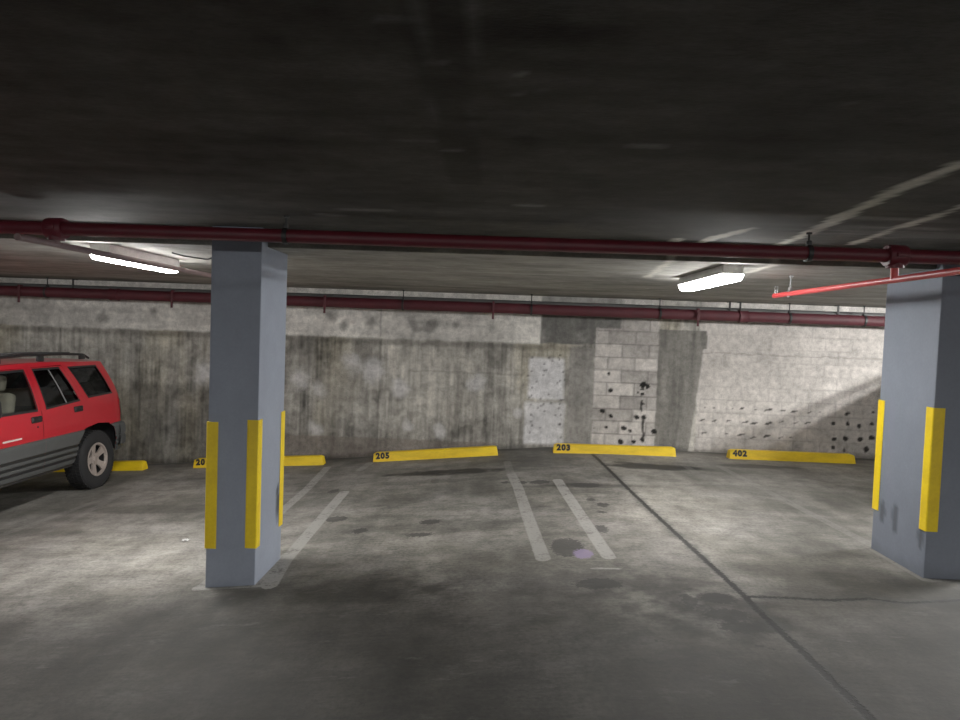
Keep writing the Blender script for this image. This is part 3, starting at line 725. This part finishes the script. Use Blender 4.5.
def arch(c, r=1.0):
    return [(c - .47 * r, .42), (c - .45 * r, .60), (c - .38 * r, .74), (c - .26 * r, .82), (c, .845), (c + .24 * r, .82), (c + .36 * r, .74), (c + .43 * r, .60), (c + .44 * r, .42)]
def build_car(label, loc, rot):
    root = empty('car', loc, label, 'car', None, rot)
    # ---- body shell: fenders, quarters, pillars, roof, hood, tailgate
    body = bmesh.new()
    for s in (1, -1):
        fr = [(.10, .45)] + arch(.84) + [(1.345, .42), (1.345, 1.15), (1.20, 1.13), (.10, 1.0)]
        fr = [(.10, .45), (.10, 1.0), (1.20, 1.13), (1.345, 1.15), (1.345, .42)] + arch(.84)[::-1]
        merge(body, side_panel(fr, side=s))
        q = [(3.235, .80), (3.235, 1.17), (3.285, 1.17), (3.12, 1.545), (3.10, 1.60), (3.97, 1.575), (4.235, 1.17), (4.335, 1.0), (4.36, .55), (4.36, .45)] + [(u, z) for u, z in arch(3.53)[::-1] if not (u < 3.2 and z < .78)]
        q = [(3.235, .80), (3.235, 1.17), (3.30, 1.17), (3.125, 1.56), (3.115, 1.60), (3.97, 1.575), (4.235, 1.17), (4.335, 1.0), (4.36, .55), (4.36, .45), (3.97, .42), (3.96, .60), (3.89, .74), (3.77, .82), (3.53, .845), (3.30, .82)]
        hole = [(3.385, 1.19), (3.225, 1.535), (3.80, 1.53), (3.925, 1.20)]
        merge(body, side_panel(q, [hole], side=s))
        # A pillar and roof side rail above the doors
        merge(body, side_panel([(1.20, 1.13), (1.30, 1.16), (1.95, 1.555), (3.125, 1.565), (3.115, 1.60), (2.6, 1.61), (1.88, 1.595)], side=s, dz=.05))
        # B pillar behind the door frames
        merge(body, side_panel([(2.43, 1.12), (2.60, 1.12), (2.60, 1.56), (2.46, 1.56)], side=s, off=-.012))
    merge(body, loft(mirror_rows([(1.88, 1.595), (2.2, 1.606), (2.6, 1.61), (3.115, 1.60), (3.6, 1.592), (3.97, 1.575)], 2), 14, .045))
    merge(body, loft(mirror_rows([(.10, 1.0), (.5, 1.05), (1.20, 1.13)], 3), 14, .045))
    merge(body, loft(mirror_rows([(4.235, 1.17), (4.335, 1.0), (4.36, .55), (4.36, .45)], 2), 14, 0, .055))
    merge(body, loft(mirror_rows([(.10, 1.0), (.09, .80), (.10, .45)], 2), 14, 0, -.09))
    obj('body', body, CARRED, root, True, 35)
    # inner dark boxes closing gaps, black to stand for shade in wheel wells and underside
    inner = bmesh.new()
    add_box(inner, (-.60, .15 - U0, .36), (.60, 4.25 - U0, .60))
    add_box(inner, (-.84, 1.36 - U0, .38), (.84, 3.06 - U0, 1.12))
    add_box(inner, (-.80, .25 - U0, .60), (.80, 1.30 - U0, .95)); add_box(inner, (-.80, 3.06 - U0, .86), (.80, 4.2 - U0, 1.12)); add_box(inner, (-.55, 3.06 - U0, .5), (.55, 4.0 - U0, .9)); add_box(inner, (-.84, 4.0 - U0, .44), (.84, 4.26 - U0, .86))
    obj('underbody', inner, TRIM, root)
    # ---- doors
    for s in (1, -1):
        fd = obj('door', side_panel([(1.353, .44), (1.353, 1.15), (1.42, 1.195), (1.97, 1.550), (2.505, 1.557), (2.487, 1.17), (2.487, .44)],
                 [[(1.50, 1.15), (1.98, 1.535), (2.445, 1.538), (2.42, 1.138)]], .004, s), CARRED, root, True, 35)
        rd = obj('door', side_panel([(2.495, .44), (2.495, 1.17), (2.512, 1.557), (3.118, 1.558), (3.29, 1.175), (3.228, 1.12), (3.228, .80), (3.10, .66), (3.05, .44)],
                 [[(2.585, 1.142), (2.597, 1.538), (3.05, 1.538), (3.195, 1.178)]], .004, s), CARRED, root, True, 35)
        obj('window_glass', side_panel([(1.47, 1.13), (1.97, 1.55), (2.46, 1.55), (2.44, 1.12)], (), -.014, s), GCLEAR, fd)
        gl = obj('window_glass', side_panel([(2.565, 1.12), (2.58, 1.55), (3.065, 1.55), (3.215, 1.16)], (), -.014, s), GDARK, rd)
        b = side_panel([(2.955, 1.15), (2.86, 1.545), (2.880, 1.545), (2.978, 1.15)], (), -.006, s); obj('window_divider', b, GREY_PIPE, rd)
        for d, cor in ((fd, [(1.49, 1.140), (1.975, 1.536), (2.452, 1.540), (2.428, 1.130)]), (rd, [(2.577, 1.134), (2.590, 1.540), (3.056, 1.540), (3.203, 1.170)])):
            cx = sum(p[0] for p in cor) / 4; cz = sum(p[1] for p in cor) / 4
            b = side_panel([(cx + (u - cx) * 1.02, cz + (z - cz) * 1.05) for u, z in cor], [[(cx + (u - cx) * .965, cz + (z - cz) * .925) for u, z in cor]], .008, s)
            obj('window_seal', b, TRIM, d)
        for d, u, kz in ((fd, 2.385, 1.035), (rd, 3.14, 1.07)):
            bm = bmesh.new(); x = s * (Wz(kz) + .008); add_box(bm, (x - .014, u - .082 - U0, kz - .036), (x + .014, u + .082 - U0, kz + .036), .012, 3); add_box(bm, (x + s * .008 - .012, u - .07 - U0, kz + .0), (x + s * .008 + .012, u + .07 - U0, kz + .02), .006)
            obj('handle', bm, TRIM, d, True, 50)
        bm = bmesh.new(); x = s * (Wz(.97) + .006); add_lathe(bm, [(0, 0), (.012, 0), (.012, .006), (0, .006)], 12, Matrix.Translation((x - .002, 2.40 - U0, .95))); obj('lock', bm, TRIM, fd)
        bm = bmesh.new(); x = s * (Wz(.86) + .0065); add_box(bm, (x - .002, 1.86 - U0, .850), (x + .002, 2.14 - U0, .868), .001); obj('badge', bm, simple('pale_badge', (.75, .6, .55), .4), fd)
        prof = ([.40, .42, .47, .475, .50, .505, .54, .545, .57, .575, .61, .615, .64, .645, .76, .79, .80], [-.03, .006, .018, .008, .008, .020, .020, .010, .010, .022, .022, .012, .012, .024, .026, .020, .0])
        obj('door_cladding', ribs(side_panel([(1.356, .40), (1.356, .80), (2.4915, .80), (2.4915, .40)], (), .004, s, prof, .2, .5)), (CLAD, TRIM), fd)
        obj('door_cladding', ribs(side_panel([(2.4925, .40), (2.4925, .80), (3.222, .80), (3.10, .66), (3.05, .40)], (), .004, s, prof, .2, .5)), (CLAD, TRIM), rd)
        # fender and quarter cladding
        bm = side_panel([(1.31, .40), (1.31, .80), (1.341, .80), (1.341, .40)], (), .004, s, prof, .2, .5)
        obj('cladding', bm, CLAD, root)
        bm = side_panel([(3.925, .42), (3.915, .60), (3.85, .745), (3.775, .80), (4.34, .80), (4.35, .42)], (), .004, s, prof, .1, .5); obj('cladding', bm, CLAD, root)
        obj('quarter_window', side_panel([(3.375, 1.178), (3.215, 1.545), (3.805, 1.54), (3.935, 1.19)], (), -.008, s), GDARK, root)
        cor = [(3.385, 1.185), (3.222, 1.538), (3.803, 1.534), (3.93, 1.196)]; cx, cz = 3.58, 1.36
        obj('window_seal', side_panel([(cx + (u - cx) * 1.01, cz + (z - cz) * 1.03) for u, z in cor], [[(cx + (u - cx) * .955, cz + (z - cz) * .91) for u, z in cor]], .005, s), TRIM, root)
        # tail lamp wrapping the corner
        bm = side_panel([(4.19, .83), (4.19, 1.12), (4.262, 1.115), (4.335, .995), (4.345, .83)], (), .010, s, None, .04, .05); obj('tail_lamp', bm, LAMPR, root, True)
        # headlamp, mirror, roof rail
        bm = bmesh.new(); add_box(bm, (s * .52 - .17, .085 - U0, .80), (s * .52 + .17, .16 - U0, .95), .02); obj('headlamp', bm, LAMPW, root)
        bm = bmesh.new(); add_box(bm, (s * 1.0 - .11, 1.52 - U0, 1.14), (s * 1.0 + .11, 1.62 - U0, 1.31), .03, 3); add_box(bm, (s * .90 - .04, 1.53 - U0, 1.13), (s * .90 + .04, 1.60 - U0, 1.19), .01); obj('wing_mirror', bm, TRIM, root, True, 40)
        bm = bmesh.new(); xr = s * .615; add_tube(bm, [(xr, 2.1 - U0, 1.63), (xr, 2.2 - U0, 1.672), (xr, 2.6 - U0, 1.685), (xr, 3.3 - U0, 1.68), (xr, 3.72 - U0, 1.665), (xr, 3.84 - U0, 1.62)], .015, 10)
        for u in (2.2, 2.9, 3.7): add_box(bm, (xr - .018, u - .05 - U0, 1.61), (xr + .018, u + .05 - U0, 1.67), .006)
        obj('roof_rail', bm, TRIM, root, True, 40)
    for u in (2.45, 3.45):
        bm = bmesh.new(); add_tube(bm, [(-.615, u - U0, 1.685), (0, u - U0, 1.70), (.615, u - U0, 1.685)], .014, 8)
        obj('roof_crossbar', bm, TRIM, root, True, 40)
    obj('windscreen', loft(mirror_rows([(1.20, 1.13), (1.88, 1.595)], 4), 14, .045, -.02), GCLEAR, root, True)
    obj('rear_window', loft(mirror_rows([(3.99, 1.55), (4.225, 1.185)], 4), 14, .03, .045), GDARK, root, True)
    # grille with seven slots, plate recess
    bm = bmesh.new(); add_box(bm, (-.34, -.005 - U0, .76), (.34, .05 - U0, .97), .02); obj('grille', bm, CLAD, root)
    bm = bmesh.new()
    for i in range(7): add_box(bm, (-.27 + i * .09 - .03, -.010 - U0, .785), (-.27 + i * .09 + .03, .0 - U0, .945), .004)
    obj('grille_slot', bm, TRIM, root)
    for nm, ua, ub, dirn in (('front_bumper', -.06, .38, -1), ('rear_bumper', 4.02, 4.46, 1)):
        bm = bmesh.new(); outer = []
        ue = ub if dirn > 0 else ua; us = ua if dirn > 0 else ub
        pl = [(-.925, us), (-.925, ue - dirn * .22), (-.885, ue - dirn * .10), (-.78, ue - dirn * .03), (-.5, ue), (.5, ue), (.78, ue - dirn * .03), (.885, ue - dirn * .10), (.925, ue - dirn * .22), (.925, us)]
        rows = []
        for z, k in ((.46, .93), (.50, .985), (.60, 1.0), (.605, .985), (.64, .985), (.645, 1.0), (.74, 1.0), (.785, .975), (.80, .93)):
            rows.append([bm.verts.new((x * k, (us + (u - us) * (1 if k > .98 else k + .02)) - U0, z)) for x, u in pl])
        for a, b in zip(rows[:-1], rows[1:]):
            for i in range(len(pl) - 1): bm.faces.new([a[i], a[i + 1], b[i + 1], b[i]])
        for r_ in (rows[0], rows[-1]): bm.faces.new(r_)
        bmesh.ops.recalc_face_normals(bm, faces=bm.faces[:]); obj(nm, bm, CLAD, root, True, 35)
    # tailgate handle
    bm = bmesh.new(); add_box(bm, (-.3, 4.40 - U0, .86), (.3, 4.43 - U0, .98), .01); obj('tailgate_trim', bm, TRIM, root)
    # seats
    for x in (.38, -.38):
        bm = bmesh.new(); add_box(bm, (x - .25, 1.75 - U0, .70), (x + .25, 2.30 - U0, .92), .05, 3); Mx = Matrix.Translation((x, 2.33 - U0, .85)) @ Matrix.Rotation(math.radians(-14), 4, 'X')
        add_box(bm, (-.24, -.07, 0), (.24, .07, .48), .05, 3, Mx); add_box(bm, (-.12, -.05, .50), (.12, .05, .66), .04, 3, Mx); add_tube(bm, [Mx @ Vector((.05, 0, .45)), Mx @ Vector((.05, 0, .55))], .008, 6)
        obj('seat', bm, SEATF, root, True, 50)
    bm = bmesh.new(); add_box(bm, (-.66, 2.68 - U0, .75), (.66, 3.15 - U0, .92), .04, 3); add_box(bm, (-.66, 3.12 - U0, .85), (.66, 3.26 - U0, 1.32), .05, 3); obj('rear_seat', bm, SEATF, root, True, 50)
    bm = bmesh.new(); add_box(bm, (-.80, 1.25 - U0, .90), (.80, 1.62 - U0, 1.14), .06, 3); obj('dashboard', bm, TRIM, root, True, 50)
    bm = bmesh.new(); Mx = Matrix.Translation((.38, 1.80 - U0, 1.10)) @ Matrix.Rotation(math.radians(65), 4, 'X')
    add_tube(bm, [Mx @ Vector((.18 * math.cos(a), .18 * math.sin(a), 0)) for a in np.linspace(0, 2 * math.pi, 25)], .014, 8, False); add_box(bm, (-.17, -.02, -.015), (.17, .02, .015), .008, 2, Mx); obj('steering_wheel', bm, TRIM, root, True, 50)
    # ---- wheels
    R = .372
    tp = [(.215, -.105), (.26, -.118), (.32, -.118), (.352, -.108), (.368, -.09), (.372, -.05), (.372, .05), (.368, .09), (.352, .108), (.32, .118), (.26, .118), (.215, .105)]
    for c in (.84, 3.53):
        for s in (1, -1):
            M = Matrix.Translation((s * .765, c - U0, R)) @ (Matrix.Identity(4) if s > 0 else Matrix.Rotation(math.pi, 4, 'Z'))
            bm = bmesh.new(); add_lathe(bm, tp, 48, M)
            for i in range(48):
                a = 2 * math.pi * i / 48
                for xx in (-.075, -.025, .025, .075):
                    Mt = M @ Matrix.Rotation(a + (.065 if abs(xx) < .05 else 0), 4, 'X') @ Matrix.Translation((xx, 0, R))
                    add_box(bm, (-.020, -.017, -.006), (.020, .017, .006), 0, 1, Mt)
            wh = obj('tyre', bm, RUBBER, root, True, 40)
            bm = bmesh.new()
            add_lathe(bm, [(.219, .06), (.218, .095), (.212, .107), (.195, .108), (.186, .088), (.184, .075)], 40, M); add_lathe(bm, [(.184, .075), (.180, .045), (.180, -.10), (.218, -.10), (.219, .06)], 40, M, 1)
            add_lathe(bm, [(.0, .080), (.035, .080), (.045, .072), (.075, .070), (.080, .045), (.0, .045)], 30, M)
            for k in range(5):
                Mk = M @ Matrix.Rotation(2 * math.pi * k / 5 + .3, 4, 'X')
                poly = [(.060, -.034, .045), (.060, .034, .045), (.080, .036, .120), (.088, .056, .188), (.088, -.056, .188), (.080, -.036, .120)]
                add_prism(bm, poly, (-.022, 0, 0), Mk)
                add_lathe(bm, [(0, .076), (.008, .076), (.008, .068)], 8, Mk @ Matrix.Translation((0, 0, .052)))
            obj('rim', bm, (ALLOY, TRIM), wh, True, 35)
            bm = bmesh.new(); add_lathe(bm, [(.0, .010), (.179, .010), (.179, -.02), (0, -.02)], 30, M); obj('backing_disc', bm, TRIM, wh)  # black disc behind the spokes stands for the shade in the rim holes
    # short tail overhang and tall glasshouse, as on the real car
    for ch in root.children_recursive:
        if ch.name.split('.')[0] in ('tyre', 'rim', 'backing_disc'): continue
        n = len(ch.data.vertices); P = np.empty(n * 3, np.float32); ch.data.vertices.foreach_get('co', P); P = P.reshape(-1, 3)
        u = P[:, 1] + U0; P[:, 1] = np.where(u > 3.93, 3.93 + (u - 3.93) * .56, u) - U0
        P[:, 2] = np.where(P[:, 2] > 1.17, 1.17 + (P[:, 2] - 1.17) * 1.13, P[:, 2])
        ch.data.vertices.foreach_set('co', P.ravel()); ch.data.update()
    return root
tilt = -math.atan2(float(fz(-5.18) - fz(-6.71)), 1.53)
car = build_car('red boxy off-road car with grey side cladding, parked tail to the wall at left', (-5.945, 4.9 + U0, float(fz(-5.945)) - .004), (0, tilt, 0))
other = copy_tree(car); other.location = (7.35, 4.88 + U0, 0.0); other.rotation_euler = (0, 0, 0)
other['label'] = 'dark grey car behind the right column, showing only as a shadow'
DARKCAR = simple('dark_grey_car_paint', (.06, .065, .07), .35)
def repaint(o):
    for sl in o.material_slots:
        if sl.material == CARRED: sl.link = 'OBJECT'; sl.material = DARKCAR
    for ch in o.children: repaint(ch)
repaint(other)

# ------------------------------------------------------------------ world, camera
w = bpy.data.worlds.new('dim_world'); sc.world = w; w.use_nodes = True
w.node_tree.nodes['Background'].inputs[0].default_value = (.02, .021, .024, 1); w.node_tree.nodes['Background'].inputs[1].default_value = .3
F = 666.0
Yc = Vector(((497 - 480) / F, (360 - 333) / F, -1)).normalized()
Zc = Vector((.037, 1, 0)); Zc = (Zc - Yc * Zc.dot(Yc)).normalized(); Xc = Yc.cross(Zc)
R = Matrix((Xc, Yc, Zc))           # rows: world axes in camera space  ->  camera-to-world rotation
cam = bpy.data.cameras.new('camera'); co = bpy.data.objects.new('camera', cam); COL.objects.link(co)
cam.sensor_fit = 'HORIZONTAL'; cam.sensor_width = 36; cam.lens = 36 * F / 960; cam.clip_start = .05; cam.clip_end = 100
co.matrix_world = Matrix.Translation((0, 0, 1.67)) @ R.to_4x4()
sc.camera = co
sc.view_settings.view_transform = 'Standard'; sc.view_settings.look = 'None'; sc.view_settings.exposure = 0.1; sc.view_settings.gamma = 1.25
sc.cycles.use_denoising = True
sc.cycles.max_bounces = 8; sc.cycles.diffuse_bounces = 5
